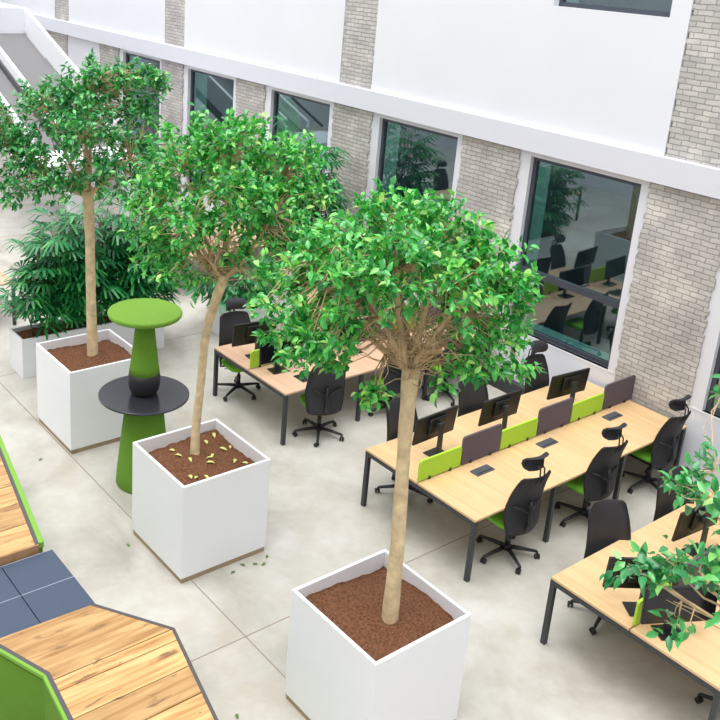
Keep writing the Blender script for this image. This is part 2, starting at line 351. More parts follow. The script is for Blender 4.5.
# ------------------------------------------------------------------ stair in the far corner
def stair():
    e = empty('wall_stair', (0, 0, 0)); tag(e, kind='structure'); e.name = 'staircase'
    del e['kind']
    tag(e, 'white steel staircase with solid sloping balustrades in the far corner behind the trees', 'staircase')
    sl = -.375                               # drop per metre towards +x
    def slab(y0, y1, x0, z0, x1, lowdz, nm, mt):
        z1 = z0 + (x1 - x0) * sl
        mb = MB(); vs = [(x0, y0, z0 - lowdz), (x1, y0, z1 - lowdz), (x1, y0, z1), (x0, y0, z0), (x0, y1, z0 - lowdz), (x1, y1, z1 - lowdz), (x1, y1, z1), (x0, y1, z0)]
        mb.add(vs, [(0, 1, 2, 3), (7, 6, 5, 4), (3, 2, 6, 7), (0, 4, 5, 1), (1, 5, 6, 2), (0, 3, 7, 4)]); return mb.build(nm, mt, e)
    slab(2.42, 2.5, -15.9, 4.35, -11.0, .55, 'balustrade', 'whitesteel')
    slab(1.3, 2.42, -15.9, 3.75, -11.0, .25, 'flight', 'stair_grey')
    slab(1.22, 1.30, -15.9, 4.12, -11.0, .20, 'balustrade', 'whitesteel')
    slab(.62, 1.22, -15.9, 3.70, -11.0, .2, 'flight', 'stair_grey')
    slab(.55, .62, -15.9, 4.02, -11.0, .16, 'balustrade', 'whitesteel')
    slab(.10, .14, -15.9, 3.9, -11.0, .05, 'handrail', 'steel')
    MB().box(-18.5, -15.9, .0, 2.5, 3.7, 4.35).build('landing', 'whitesteel', e)
    MB().box(-11.0, -9.7, .1, 2.5, 1.70, 1.92).build('landing', 'whitesteel', e)
    for cx_, zz_ in ((-17.4, 3.7), (-10.3, 1.7)): MB().box(cx_ - .12, cx_ + .12, 1.0, 1.24, 0, zz_).build('column', 'whitesteel', e)
STAIR = True
if STAIR: stair()

# ------------------------------------------------------------------ planters
def planter(x, y, lx, ly, h, label, group=None, plinth=True, soil_drop=.13, rz=0):
    e = empty('planter', (x, y, 0), rz); tag(e, label, 'planter', group)
    b = .06 if plinth else 0; t = .032
    o = [(0, 0), (lx, 0), (lx, ly), (0, ly)]; i = [(t, t), (lx - t, t), (lx - t, ly - t), (t, ly - t)]
    vs = [(*p, b) for p in o] + [(*p, h) for p in o] + [(*p, h) for p in i] + [(*p, b + .03) for p in i]
    fs = [(3, 2, 1, 0)]
    for k in range(4):
        n = (k + 1) % 4
        fs += [(k, n, n + 4, k + 4), (k + 4, n + 4, n + 8, k + 8), (k + 8, n + 8, n + 12, k + 12)]
    fs.append((12, 13, 14, 15))
    MB().add(vs, fs).build('planter_box', 'planter', e, bevel=.004)
    if plinth: MB().box(.012, lx - .012, .012, ly - .012, 0, b).build('plinth', 'plinth', e)
    rnd = random.Random(int(x * 100)); nx = max(10, int(lx / .05)); ny = max(10, int(ly / .05)); mb = MB(); vs = []
    for j in range(ny + 1):
        for k in range(nx + 1):
            u = k / nx; v = j / ny
            zz = h - soil_drop + .03 * math.sin(5 * u + x) * math.sin(4 * v + 1) + rnd.uniform(-.012, .012) + .05 * math.exp(-((u - .55) ** 2 + (v - .5) ** 2) * 12)
            vs.append((t + (lx - 2 * t) * u, t + (ly - 2 * t) * v, zz))
    mb.add(vs, [(j * (nx + 1) + k, j * (nx + 1) + k + 1, (j + 1) * (nx + 1) + k + 1, (j + 1) * (nx + 1) + k) for j in range(ny) for k in range(nx)])
    mb.build('soil', 'soil', e, smooth=True)
    return e
PG = None
planter(1.905, -2.51, 1.035, 1.035, 1.107, 'large white cube planter nearest the camera, holding bare brown soil and a ficus')
planter(-.905, -2.485, 1.035, 1.035, 1.107, 'white cube planter with yellow fallen leaves scattered on its soil')
planter(-3.78, -2.35, 1.03, 1.03, 1.107, 'white cube planter behind the green pillar table, in front of the palm trough')
planter(4.80, -2.5, 1.0, 1.0, 1.107, 'white cube planter below the frame at the right, holding the sparse ficus')
planter(-5.56, -2.04, .5, 2.3, .6, 'low long white trough of lady palms at the left edge', plinth=False, soil_drop=.08)
planter(-5.40, 1.27, .5, 2.3, .6, 'low long white trough behind the swivel chair with headrest', plinth=False, soil_drop=.08)

# ------------------------------------------------------------------ trees
def leaf(mb, p, d, up, ln, wd, mi=0):
    """one folded, slightly arched leaf from p along d"""
    d = d.normalized(); s = d.cross(up)
    s = s.normalized() if s.length > 1e-4 else d.orthogonal().normalized()
    n = s.cross(d)
    a = p; b = p + d * ln * .33; c = p + d * ln * .7 - n * ln * .06; t = p + d * ln - n * ln * .18
    h = wd * .5; k = n * wd * .22
    vs = [a, b - s * h + k, b, b + s * h + k, c - s * h * .8 + k, c, c + s * h * .8 + k, t]
    mb.add(vs, [(0, 2, 1), (0, 3, 2), (1, 2, 5, 4), (2, 3, 6, 5), (4, 5, 7), (5, 6, 7)], mi)

def rdir(rnd):
    while True:
        v = Vector((rnd.uniform(-1, 1), rnd.uniform(-1, 1), rnd.uniform(-1, 1)))
        if .05 < v.length < 1: return v.normalized()

def ficus(label, trunk, rads, lobes, seed, lmat, density=15, lsize=(.07, .115), leaves=(9, 14), thicket=70, limb_n=7, twigmb=.0045, keepout=None, nmin=5):
    rnd = random.Random(seed); base = Vector(trunk[0]); e = empty('ficus_tree', base)
    tag(e, label, 'tree')
    def loc(p): return Vector(p) - base
    # smooth the trunk polyline
    P = [Vector(p) for p in trunk]; pts = []; rr = []
    for i in range(len(P) - 1):
        p0 = P[max(i - 1, 0)]; p1 = P[i]; p2 = P[i + 1]; p3 = P[min(i + 2, len(P) - 1)]
        for k in range(6):
            t = k / 6; q = .5 * ((2 * p1) + (-p0 + p2) * t + (2 * p0 - 5 * p1 + 4 * p2 - p3) * t * t + (-p0 + 3 * p1 - 3 * p2 + p3) * t ** 3)
            pts.append(q - base); rr.append((rads[i] * (1 - t) + rads[i + 1] * t) * rnd.uniform(.96, 1.05))
    pts.append(P[-1] - base); rr.append(rads[-1])
    pts[0].z -= .1; rr[0] *= 1.12
    MB().tube(pts, rr, 14).build('trunk', 'trunk', e, smooth=True)
    fork = P[-1]
    # limbs: to the biggest lobes
    L = sorted(lobes, key=lambda l: -l[3])[:limb_n]; limbs = []; mbs = []
    for c in L:
        c = Vector(c[:3]); mid = fork.lerp(c, .5) + Vector((0, 0, -.06)) + rdir(rnd) * .06
        start = P[-1].lerp(P[-2], rnd.uniform(0, .18)); pp = []
        for k in range(7):
            t = k / 6; pp.append(start * (1 - t) ** 2 + mid * 2 * t * (1 - t) + c * t * t + (rdir(rnd) * .012 if 0 < k < 6 else Vector()))
        mb = MB(); r0 = rads[-1] * rnd.uniform(.42, .6); mb.tube([loc(p) for p in pp], [r0 * (1 - .75 * k / 6) for k in range(7)], 7); limbs.append(pp); mbs.append(mb)
    fo = MB()
    for lx, ly, lz, lr in lobes:
        c = Vector((lx, ly, lz)); n = max(nmin, int(4 * PI * lr * lr * density))
        for _ in range(n):
            dv = rdir(rnd)
            if dv.z < -.35 and rnd.random() < .5: dv.z = -dv.z
            tip = c + dv * lr * rnd.uniform(.45, 1.05)
            if keepout and keepout(tip): continue
            # twig from nearest limb point
            bi, bp, bd = 0, fork, 9
            for li, pp in enumerate(limbs):
                for q in pp[2:]:
                    dd = (q - tip).length
                    if dd < bd: bi, bp, bd = li, q, dd
            mid = bp.lerp(tip, .5) + rdir(rnd) * .16 * bd + Vector((0, 0, .06 * bd))
            if bd > .05: mbs[bi].tube([loc(bp), loc(mid), loc(tip)], [twigmb * 1.6, twigmb, twigmb * .5], 3, cap=False)
            out = (tip - c) * .8 + (tip - fork) * .35; out = out.normalized() if out.length > 1e-3 else dv
            nl = rnd.randint(*leaves); ax = (out + Vector((0, 0, rnd.uniform(-.3, .4)))).normalized(); cl = .16
            for k in range(nl):
                q = tip + ax * cl * (k / nl - .35) + rdir(rnd) * .02
                sd = (rdir(rnd) + ax * .6); sd.z -= .25; ln = rnd.uniform(*lsize)
                leaf(fo, loc(q), sd, (Vector((0, 0, 1)) + rdir(rnd) * .7), ln, ln * rnd.uniform(.42, .54))
    # bare twigs around the fork
    for _ in range(thicket):
        bi = rnd.randrange(len(mbs)); s = limbs[bi][rnd.choice((0, 1, 1, 2, 3))]; dv = rdir(rnd); dv.z = abs(dv.z) * .6 + .1; ln = rnd.uniform(.2, .55)
        mbs[bi].tube([loc(s), loc(s + dv * ln * .5 + rdir(rnd) * .05), loc(s + dv * ln + Vector((0, 0, .08)) + rdir(rnd) * .06)], [.006, .004, .002], 3, cap=False)
    for mb in mbs: mb.build('branch', 'twig', e, smooth=True)
    f = fo.build('foliage', lmat, e, smooth=True); f['kind'] = 'stuff'
    return e

LOBES1 = [(2.23, -2.05, 4.13, 0.36), (2.31, -1.66, 4.06, 0.34), (2.03, -2.38, 3.98, 0.33), (1.83, -2.58, 3.74, 0.3), (2.01, -2.78, 3.59, 0.24), (2.23, -2.77, 3.42, 0.2), (2.67, -1.61, 3.93, 0.33), (2.91, -1.54, 3.81, 0.24), (2.9, -1.58, 3.46, 0.24), (2.65, -2.39, 4.08, 0.3), (2.49, -2.67, 3.94, 0.3), (2.86, -2.11, 3.96, 0.26), (1.93, -1.66, 3.67, 0.38), (1.77, -2.12, 3.48, 0.33), (2.41, -1.34, 3.48, 0.33), (2.38, -2.68, 3.54, 0.2), (2.49, -2.31, 3.03, 0.12), (3.0, -1.54, 3.33, 0.07), (2.8, -1.78, 3.31, 0.15), (2.67, -1.84, 3.19, 0.1), (2.26, -1.79, 4.24, 0.17), (2.05, -2.05, 4.25, 0.17), (2.34, -2.53, 3.29, 0.13)]
LOBES2 = [(-0.37, -1.77, 4.15, 0.4), (-0.6, -2.12, 4.04, 0.36), (-0.65, -2.35, 3.71, 0.32), (-0.61, -2.49, 3.34, 0.2), (-0.43, -2.34, 3.21, 0.2), (-0.18, -2.3, 3.63, 0.3), (-0.01, -1.38, 4.05, 0.4), (0.11, -1.21, 3.77, 0.3), (0.27, -1.68, 3.77, 0.38), (0.25, -1.4, 3.39, 0.28), (0.2, -2.02, 3.93, 0.3), (-0.69, -1.54, 3.76, 0.45), (0.08, -1.64, 3.02, 0.14), (-0.26, -2.23, 3.01, 0.12), (-0.59, -1.91, 4.41, 0.16), (-0.4, -1.53, 4.34, 0.2), (-0.08, -2.09, 3.51, 0.2), (0.06, -1.92, 3.33, 0.16), (0.11, -1.78, 3.62, 0.2), (-0.35, -2.45, 3.12, 0.13), (-0.26, -1.96, 3.07, 0.12)]
LOBES3 = [(-3.52, -1.7, 4.34, 0.36), (-3.73, -2.11, 4.06, 0.4), (-3.83, -2.48, 3.61, 0.34), (-3.25, -1.34, 4.39, 0.3), (-3.11, -1.15, 4.44, 0.2), (-3.14, -1.23, 4.02, 0.26), (-3.11, -1.96, 3.84, 0.42), (-3.6, -2.31, 3.38, 0.34), (-2.99, -1.44, 3.58, 0.36), (-2.76, -1.33, 3.26, 0.22), (-3.92, -1.58, 3.91, 0.45), (-3.71, -2.58, 3.13, 0.2), (-3.22, -2.23, 3.26, 0.25), (-4.09, -2.65, 3.87, 0.3), (-2.78, -1.78, 3.42, 0.26), (-3.05, -1.05, 4.48, 0.1)]
TW4 = [(4.83, -2.51, 3.08, 0.108), (4.78, -2.55, 3.11, 0.086), (4.92, -2.39, 3.1, 0.086), (4.86, -2.43, 3.17, 0.072), (5.01, -2.41, 2.84, 0.065), (4.98, -2.3, 3.12, 0.086), (4.98, -2.14, 3.13, 0.086), (5.08, -2.22, 3.04, 0.072), (4.95, -2.06, 3.33, 0.072), (4.78, -1.93, 3.32, 0.072), (4.6, -1.83, 3.31, 0.058), (4.57, -1.89, 3.27, 0.05), (4.67, -1.71, 3.38, 0.072), (4.7, -1.88, 3.31, 0.043), (4.37, -1.14, 3.59, 0.029), (5.14, -2.19, 2.95, 0.072), (5.08, -2.09, 3.29, 0.144), (5.22, -2.07, 3.0, 0.144)]
# upright part of each crown's far side so that the crown is round from elsewhere too
ficus('ficus tree nearest the camera, with pale straight trunk and broad glossy crown', [(2.53, -1.98, .96), (2.52, -1.98, 1.75), (2.48, -1.98, 2.52), (2.46, -1.98, 3.20)], [.070, .056, .052, .066], LOBES1, 11, 'leaf', 40, thicket=230, lsize=(.055, .09), leaves=(9, 13))
ficus('ficus tree with slender leaning trunk, the middle one of the row', [(-.50, -1.97, .93), (-.53, -1.95, 1.3), (-.52, -1.92, 1.73), (-.43, -1.92, 2.43), (-.15, -1.92, 3.10)], [.055, .046, .043, .043, .05], LOBES2, 12, 'leaf', 32, thicket=190, lsize=(.06, .095))
ficus('ficus tree furthest from the camera, with small dark leaves and an airy crown', [(-3.30, -1.79, .96), (-3.34, -1.79, 1.75), (-3.36, -1.79, 2.53), (-3.40, -1.79, 3.15)], [.072, .064, .06, .07], LOBES3, 13, 'leafdark', 36, lsize=(.06, .1), leaves=(9, 13), thicket=60)
ficus('sparse ficus tree at the right edge, only its leafy branch ends in view', [(5.25, -1.95, .96), (5.25, -1.96, 1.8), (5.22, -2.0, 2.5), (5.3, -2.0, 2.8)], [.07, .06, .05, .026], TW4 + [(5.6, -1.7, 3.3, .4), (5.5, -2.3, 3.5, .35), (5.3, -1.5, 3.6, .3)], 14, 'leafdark', 14, lsize=(.06, .10), leaves=(4, 7), nmin=4, thicket=22, limb_n=16, twigmb=.003)

# lady palms
def lady_palm(x, y, z0, height, ncane, seed, label, group=None, spread=.2, ang=1.0):
    rnd = random.Random(seed); e = empty('lady_palm', (x, y, z0)); tag(e, label, 'potted palm', group)
    cn = MB(); fo = MB()
    for c in range(ncane):
        a = rnd.uniform(0, 2 * PI); r = rnd.uniform(0, spread); p0 = Vector((r * math.cos(a) * .6, r * math.sin(a), -.05)); h = height * rnd.uniform(.5, 1.0)
        top = p0 + Vector((math.cos(a) * .18, math.sin(a) * .25, h)); cn.tube([p0, p0.lerp(top, .5) + Vector((0, 0, 0)), top], [.012, .01, .008], 5)
        nf = int(6 + h * 8)
        for k in range(nf):
            t = .22 + .78 * (k + rnd.random()) / nf; q = p0.lerp(top, min(t, 1)); b = rnd.uniform(0, 2 * PI); pet = rnd.uniform(.18, .38)
            dv = Vector((math.cos(b), math.sin(b), rnd.uniform(.1, .8))).normalized(); hub = q + dv * pet; cn.tube([q, hub], [.004, .003], 3, cap=False)
            side = dv.cross(Vector((0, 0, 1))).normalized(); nl = rnd.randint(6, 10); ln0 = rnd.uniform(.26, .38)
            for j in range(nl):
                th = (j / (nl - 1) - .5) * 2.6; d2 = (dv * math.cos(th) + side * math.sin(th)); d2.z -= .15; ln = ln0 * (1 - .25 * abs(th) / 1.3)
                d2.normalize(); s = d2.cross(Vector((0, 0, 1)) + rdir(rnd) * .3).normalized() * ln * .075
                m1 = hub + d2 * ln * .55; tp = hub + d2 * ln + Vector((0, 0, -.22 * ln - rnd.uniform(0, .05)))
                fo.add([hub, m1 - s, m1 + s, tp - s * .6, tp + s * .6], [(0, 1, 2), (1, 3, 4, 2)])
    cn.build('cane', 'cane', e, smooth=True); f = fo.build('foliage', 'palm', e); f['kind'] = 'stuff'
lady_palm(-5.3, -1.65, .52, 1.7, 10, 1, 'lady palm at the left end of the low trough, arching over the left edge')
lady_palm(-5.3, -1.05, .52, 2.3, 12, 2, 'tallest lady palm in the middle of the low left trough')
lady_palm(-5.3, -.45, .52, 2.0, 12, 3, 'lady palm in the low left trough seen right of the pale trunk')
lady_palm(-5.3, .0, .52, 1.5, 8, 9, 'short lady palm at the wall end of the low left trough')
lady_palm(-5.15, 1.7, .52, .55, 8, 4, 'small bushy palm behind the headrest chair', spread=.15)
lady_palm(-5.15, 2.9, .52, 2.9, 12, 5, 'tall lady palm in front of the brick wall behind the middle ficus', spread=.2)

# ------------------------------------------------------------------ totem table
TX, TY = -1.765, -1.885
e = empty('pillar_table', (TX, TY, 0)); tag(e, 'green felt mushroom shaped pillar with a round anthracite table ring around its waist', 'table')
MB().lathe([(.305, 0), (.318, .03), (.305, .2), (.262, .6), (.205, 1.125)], 56).build('base', 'totem', e, smooth=True)
MB().lathe([(.50, 1.125), (.515, 1.13), (.515, 1.148), (.505, 1.153)], 72).build('table_top', 'tabletop', e)
MB().lathe([(.135, 1.153), (.168, 1.22), (.182, 1.30), (.18, 1.36), (.174, 1.42)], 48).build('band', 'band', e, smooth=True)
MB().lathe([(.174, 1.42), (.162, 1.50), (.092, 2.115)], 48).build('column', 'totem', e, smooth=True)
MB().lathe([(.36, 2.11), (.40, 2.112), (.41, 2.125), (.413, 2.148), (.406, 2.163), (.39, 2.169), (.2, 2.17)], 64).build('canopy', 'totemtop', e, bevel=.004)

# ------------------------------------------------------------------ bench desks
def bench(x, y, L, W, label, wood, nst=3, legs=None):
    e = empty('bench_desk', (x, y, 0)); tag(e, label, 'desk')
    h = .74; t = .026; hw = W / 2
    for k in range(2):
        a = k * hw + (.006 if k else 0); b = a + hw - .006
        MB().box(a, b, 0, L, h - t, h).build('tabletop', wood, e, bevel=.003)
    for yy in ([0.0 + i * (L - .05) / nst for i in range(nst + 1)]):
        MB().box(0.0, W, yy, yy + .05, h - t - .05, h - t - .001).build('beam', 'steel', e)
        for xx in (0.0, W - .05): MB().box(xx, xx + .05, yy, yy + .05, 0, h - t - .05).build('leg', 'steel', e, bevel=.003)
    for xx in (.25, W - .28): MB().box(xx, xx + .03, .05, L - .05, h - t - .04, h - t - .001).build('rail', 'steel', e)
    return e
LEN, WID = 3.93, 1.684
bench(0, 0, LEN - .04, WID, 'pale wood bench desk in the middle with six lime and aubergine divider screens', 'beech')
bench(2.69, -.07, LEN, WID, 'pale wood bench desk at the lower right, partly behind the sparse ficus twigs', 'beech')
bench(-3.267, .03, LEN - .05, WID, 'pinkish wood bench desk behind the crown of the nearest ficus', 'beech2')
bench(-8.56, 1.42, 2.45, WID, 'pinkish wood bench desk glimpsed beneath the middle ficus crown', 'beech2', 2)
bench(-8.70, -5.3, 3.93, WID, 'wood bench desk glimpsed at the left edge behind the palms', 'beech2', 3)

# divider screens
def screen(x, y0, y1, z1, mt, label, group=None):
    e = empty('divider_screen', (x, (y0 + y1) / 2, .74)); tag(e, label, 'desk screen', group); w = (y1 - y0) / 2 - .006; z = z1 - .74; r = .035; t = .013
    pts = [(-w, .015), (w, .015)] + [(w - r + r * math.cos(a), z - r + r * math.sin(a)) for a in [PI / 2 * k / 5 for k in range(6)]] + [(-w + r + r * math.cos(a), z - r + r * math.sin(a)) for a in [PI / 2 + PI / 2 * k / 5 for k in range(6)]]
    n = len(pts); vs = [(t, a, b) for a, b in pts] + [(-t, a, b) for a, b in pts]
    MB().add(vs, [tuple(range(n)), tuple(range(2 * n - 1, n - 1, -1))] + [(i, i + n, (i + 1) % n + n, (i + 1) % n) for i in range(n)]).build('panel', mt, e, bevel=.003)
    for s in (-.5, .5): MB().box(-.02, .02, s * w - .015, s * w + .015, .001, .04).build('clamp', 'black', e)
    return e
ys = [LEN * k / 6 for k in range(7)]
pos = ['at the camera end of', 'second along', 'third along', 'fourth along', 'fifth along', 'at the brick wall end of']
for k in range(6):
    g = k % 2 == 0
    screen(.842, ys[k], ys[k + 1], 1.0 if g else 1.10, 'lime' if g else 'greyfelt', ('low lime green divider screen ' if g else 'taller aubergine divider screen ') + pos[k] + ' the middle bench desk')
screen(2.69 + .842, -.03, .60, 1.0, 'lime', 'lime green divider screen at the near end of the lower right desk')
for k in range(1, 6):
    g = k % 2 == 0
    screen(2.69 + .842, ys[k] - .07, ys[k + 1] - .07, 1.0 if g else 1.10, 'lime' if g else 'greyfelt', ('lime green' if g else 'aubergine') + ' divider screen ' + pos[k] + ' the lower right bench desk')
screen(-3.267 + .842, .05, .66, 1.0, 'lime', 'lime green divider screen at the near end of the pinkish desk')
for k in range(1, 6):
    g = k % 2 == 0
    screen(-3.267 + .842, ys[k] + .03, ys[k + 1] + .0, 1.0 if g else 1.10, 'lime' if g else 'greyfelt', ('lime green' if g else 'aubergine') + ' divider screen ' + pos[k] + ' the pinkish bench desk behind the ficus')

# monitors: face -x at rz = 0
def monitor_proto():
    e = empty('monitor', (0, 0, .74))
    def rot(p): return p
    tl = .10
    def pan(x0, x1, w, z0, z1):
        return [(x - tl * (z - .42) * -1, y, z) for x in (x0, x1) for y, z in ((-w, z0), (w, z0), (w, z1), (-w, z1))]
    F = [(3, 2, 1, 0), (4, 5, 6, 7), (0, 1, 5, 4), (1, 2, 6, 5), (2, 3, 7, 6), (3, 0, 4, 7)]
    ho = MB().add(pan(-.03, .0, .335, .175, .505), F).build('housing', 'monitor', e, bevel=.006)
    MB().add(pan(-.0315, -.0295, .325, .19, .495), F).build('display', 'screen', ho)
    MB().add(pan(0, .03, .14, .26, .46), F).build('rear_bulge', 'monitor', e, bevel=.012)
    MB().add([(.055, -.035, .01), (.055, .035, .01), (.06, .035, .41), (.06, -.035, .41), (.085, -.035, .01), (.085, .035, .01), (.08, .035, .41), (.08, -.035, .41)], [(0, 1, 2, 3), (7, 6, 5, 4), (3, 2, 6, 7), (0, 4, 5, 1), (1, 5, 6, 2), (0, 3, 7, 4)]).box(.02, .07, -.03, .03, .33, .39).build('stand', 'steel', e, bevel=.004)
    MB().box(-.06, .13, -.12, .12, .0, .012).build('foot', 'monitor', e, bevel=.004)
    return e
mp = monitor_proto(); first = True
MON = [(.47, .62, 0.04, 'black monitor on the middle desk nearest the camera, standing behind the lime screen'),
       (.56, 1.62, 0.0, 'black monitor in the middle of the row on the middle bench desk'),
       (.56, 2.92, -0.10, 'black monitor on the middle bench desk closest to the brick wall'),
       (3.40, .24, -.62, 'black monitor on the far side of the lower right desk, left of the lime screen'),
       (3.78, .16, PI - .5, 'black monitor on the near side of the lower right desk behind ficus leaves'),
       (3.2, 1.5, -.1, 'black monitor near the right edge behind ficus leaves'),
       (3.83, 1.62, PI - .1, 'black monitor at the right edge facing right'),
       (-2.76, .36, -.1, 'black monitor on the pinkish desk in front of the headrest chair'),
       (-2.17, .36, PI - .1, 'black monitor on the pinkish desk at the edge of the ficus crown'),
       (-2.80, 1.75, .1, 'black monitor on the pinkish desk mostly hidden by the ficus crown'),
       (-2.15, 1.65, PI, 'black monitor on the near side of the pinkish desk hidden by the ficus crown')]
for x, y, rz, lb in MON:
    o = mp if first else copy_tree(mp); first = False
    o.location = (x, y, .74); o.rotation_euler = (0, 0, rz); tag(o, lb, 'monitor', 'monitors on the bench desks')

# desk power modules
def small(name, mb, mt, loc, rz, label, cat, group=None, bevel=.002):
    o = mb.build(name, mt, bevel=bevel); o.location = loc; o.rotation_euler = (0, 0, rz); tag(o, label, cat, group); return o
PMX = [(1.05, .80, 'slate grey power module on the middle desk nearest the camera'), (1.03, 1.95, 'slate grey power module halfway along the middle desk'), (1.02, 3.26, 'slate grey power module on the middle desk nearest the brick wall')]
for x, y, lb in PMX:
    e = empty('power_module', (x, y, .7405)); tag(e, lb, 'power socket', 'power modules on the middle desk')
    cv = MB().box(-.06, .06, -.14, .14, 0, .014).build('cover', 'box', e, bevel=.003); MB().box(.03, .045, -.12, .12, .0141, .016).build('slot', 'black', cv)
for x, y, lb in [(-1.85, .62, 'black desk mat on the near corner of the pinkish desk')]:
    small('desk_mat', MB().box(-.11, .11, -.19, .19, 0, .006), 'black', (x, y, .7405), 0, lb, 'desk mat')
e = empty('keyboard_tray', (-2.42, .98, .7405)); tag(e, 'grey cable tray with white papers on the pinkish desk beside the ficus crown', 'desk tray')
MB().box(-.08, .08, -.22, .22, 0, .01).build('tray', 'box', e); MB().box(-.02, .05, -.18, .0, .0101, .014).build('paper', 'paper', e)
small('notepad', MB().box(-.07, .07, -.1, .1, 0, .008), 'paper', (4.0, .85, .7405), .3, 'white notepad beside the monitors on the lower right desk', 'notepad')
small('pen', MB().tube([(0, -.07, .006), (0, .07, .006)], .005, 8), mat('pen_blue', (.02, .05, .35), .3), (3.98, .68, .7405), .5, 'blue pen beside the notepad on the lower right desk', 'pen', bevel=0)

# ------------------------------------------------------------------ office chairs (front = +x)
def chair_proto(head, arms=False):
    e = empty('office_chair')
    sb = MB(); sb.lathe([(.045, .075), (.05, .09), (.045, .135), (.03, .14)], 16)
    for k in range(5):
        a = 2 * PI * k / 5 + .3; c, s = math.cos(a), math.sin(a)
        sb.tube([(c * .03, s * .03, .108), (c * .16, s * .16, .10), (c * .32, s * .32, .082), (c * .335, s * .335, .066)], [.026, .022, .017, .015], 8)
    sbo = sb.build('star_base', 'black', e, smooth=True)
    for k in range(5):
        a = 2 * PI * k / 5 + .3; b = a + 1.1 + k * .7; px, py = math.cos(a) * .335, math.sin(a) * .335; ux, uy = math.cos(b), math.sin(b); vx, vy = -uy, ux
        mb = MB(); q = (px + vx * .015, py + vy * .015)
        for s in (-1, 1): mb.tube([(q[0] + ux * s * .008, q[1] + uy * s * .008, .029), (q[0] + ux * s * .026, q[1] + uy * s * .026, .029)], .028, 14)
        mb.tube([(px, py, .062), (q[0], q[1], .035)], [.012, .010], 8)
        mb.build('caster', 'rubber', sbo)
    MB().lathe([(.028, .13), (.028, .27), (.016, .272), (.016, .40)], 16).build('gas_column', 'black', e, smooth=True)
    MB().box(-.13, .10, -.07, .07, .385, .44).tube([(.02, -.07, .41), (.02, -.24, .41)], .007, 6).build('mechanism', 'black', e, bevel=.012)
    # seat: rounded cushion
    n = 24; vs = []; rings = [(.86, 0, .445), (1.0, 0, .46), (1.02, 0, .485), (.98, 0, .508), (.84, 0, .522), (.4, 0, .519)]
    for sc, _, z in rings:
        for k in range(n):
            a = 2 * PI * k / n; cx = math.copysign(abs(math.cos(a)) ** .5, math.cos(a)) * .215 * sc; cy = math.copysign(abs(math.sin(a)) ** .5, math.sin(a)) * .245 * sc
            vs.append((cx + .045, cy, z - (.02 * max(0, (cx - .12) / .1) if cx > .12 else 0)))
    fs = [(i * n + k, i * n + (k + 1) % n, (i + 1) * n + (k + 1) % n, (i + 1) * n + k) for i in range(len(rings) - 1) for k in range(n)] + [tuple(range(n - 1, -1, -1)), tuple((len(rings) - 1) * n + k for k in range(n))]
    MB().add(vs, fs).build('seat', 'limeseat', e, smooth=True)
    # backrest: curved sheet, lumbar forward, leaning back at the top
    prof = [(.41, -.205, .20), (.44, -.205, .225), (.56, -.185, .25), (.66, -.175, .258), (.76, -.18, .255), (.86, -.20, .246), (.95, -.225, .235), (1.04, -.26, .222), (1.10, -.285, .208), (1.12, -.295, .185)]
    nu = 10
    def sheet(off, rim):
        v = []
        for z, x, hw in prof:
            for j in range(nu + 1):
                u = j / nu * 2 - 1; v.append((x + off + .055 * u * u, u * hw, z))
        return v
    A = sheet(0, 0); B = sheet(-.022, 0); N = len(A); fs = []; R = nu + 1
    for i in range(len(prof) - 1):
        for j in range(nu):
            q = (i * R + j, i * R + j + 1, (i + 1) * R + j + 1, (i + 1) * R + j); fs.append(q[::-1]); fs.append(tuple(t + N for t in q))
    ring = [j for j in range(R)] + [i * R + nu for i in range(1, len(prof))] + [(len(prof) - 1) * R + j for j in range(nu - 1, -1, -1)] + [i * R for i in range(len(prof) - 2, 0, -1)]
    for a, b in zip(ring, ring[1:] + ring[:1]): fs.append((a, b, b + N, a + N))
    MB().add(A + B, fs).build('backrest', 'mesh', e, smooth=True)
    pts = [Vector(A[i]) + Vector((-.011, 0, 0)) for i in ring]
    MB().tube(pts + [pts[0]], .013, 6).build('back_frame', 'black', e, smooth=True)
    sp = MB(); sp.tube([(-.05, 0, .41), (-.20, 0, .43), (-.26, 0, .52), (-.235, 0, .66), (-.235, 0, .80)], [.03, .03, .026, .022, .018], 8)
    for s in (-1, 1): sp.tube([(-.24, 0, .66), (-.22, s * .1, .72), (-.17, s * .2, .76)], [.018, .014, .011], 6)
    sp.build('back_support', 'black', e, smooth=True)
    if head:
        st = MB()
        for s in (-.03, .03): st.tube([(-.285, s, 1.04), (-.32, s, 1.13), (-.31, s, 1.22), (-.255, s, 1.265)], .009, 6)
        st.build('headrest_stem', 'black', e, smooth=True)
        v = []; prof2 = [(1.19, -.235), (1.21, -.205), (1.25, -.19), (1.30, -.20), (1.335, -.235), (1.35, -.275)]; hw = [.11, .145, .16, .16, .15, .12]
        for (z, x), h in zip(prof2, hw):
            for j in range(9):
                u = j / 4 - 1; v.append((x + .035 * u * u, u * h, z))
        Nn = len(v); v2 = [(x - .03, y, z - .008) for x, y, z in v]; fs = []
        for i in range(5):
            for j in range(8):
                q = (i * 9 + j, i * 9 + j + 1, (i + 1) * 9 + j + 1, (i + 1) * 9 + j); fs.append(q[::-1]); fs.append(tuple(t + Nn for t in q))
        rg = list(range(9)) + [i * 9 + 8 for i in range(1, 6)] + [45 + j for j in range(7, -1, -1)] + [i * 9 for i in range(4, 0, -1)]
        for a, b in zip(rg, rg[1:] + rg[:1]): fs.append((a, b, b + Nn, a + Nn))
        MB().add(v + v2, fs).build('headrest', 'pad', e, smooth=True, bevel=.006)
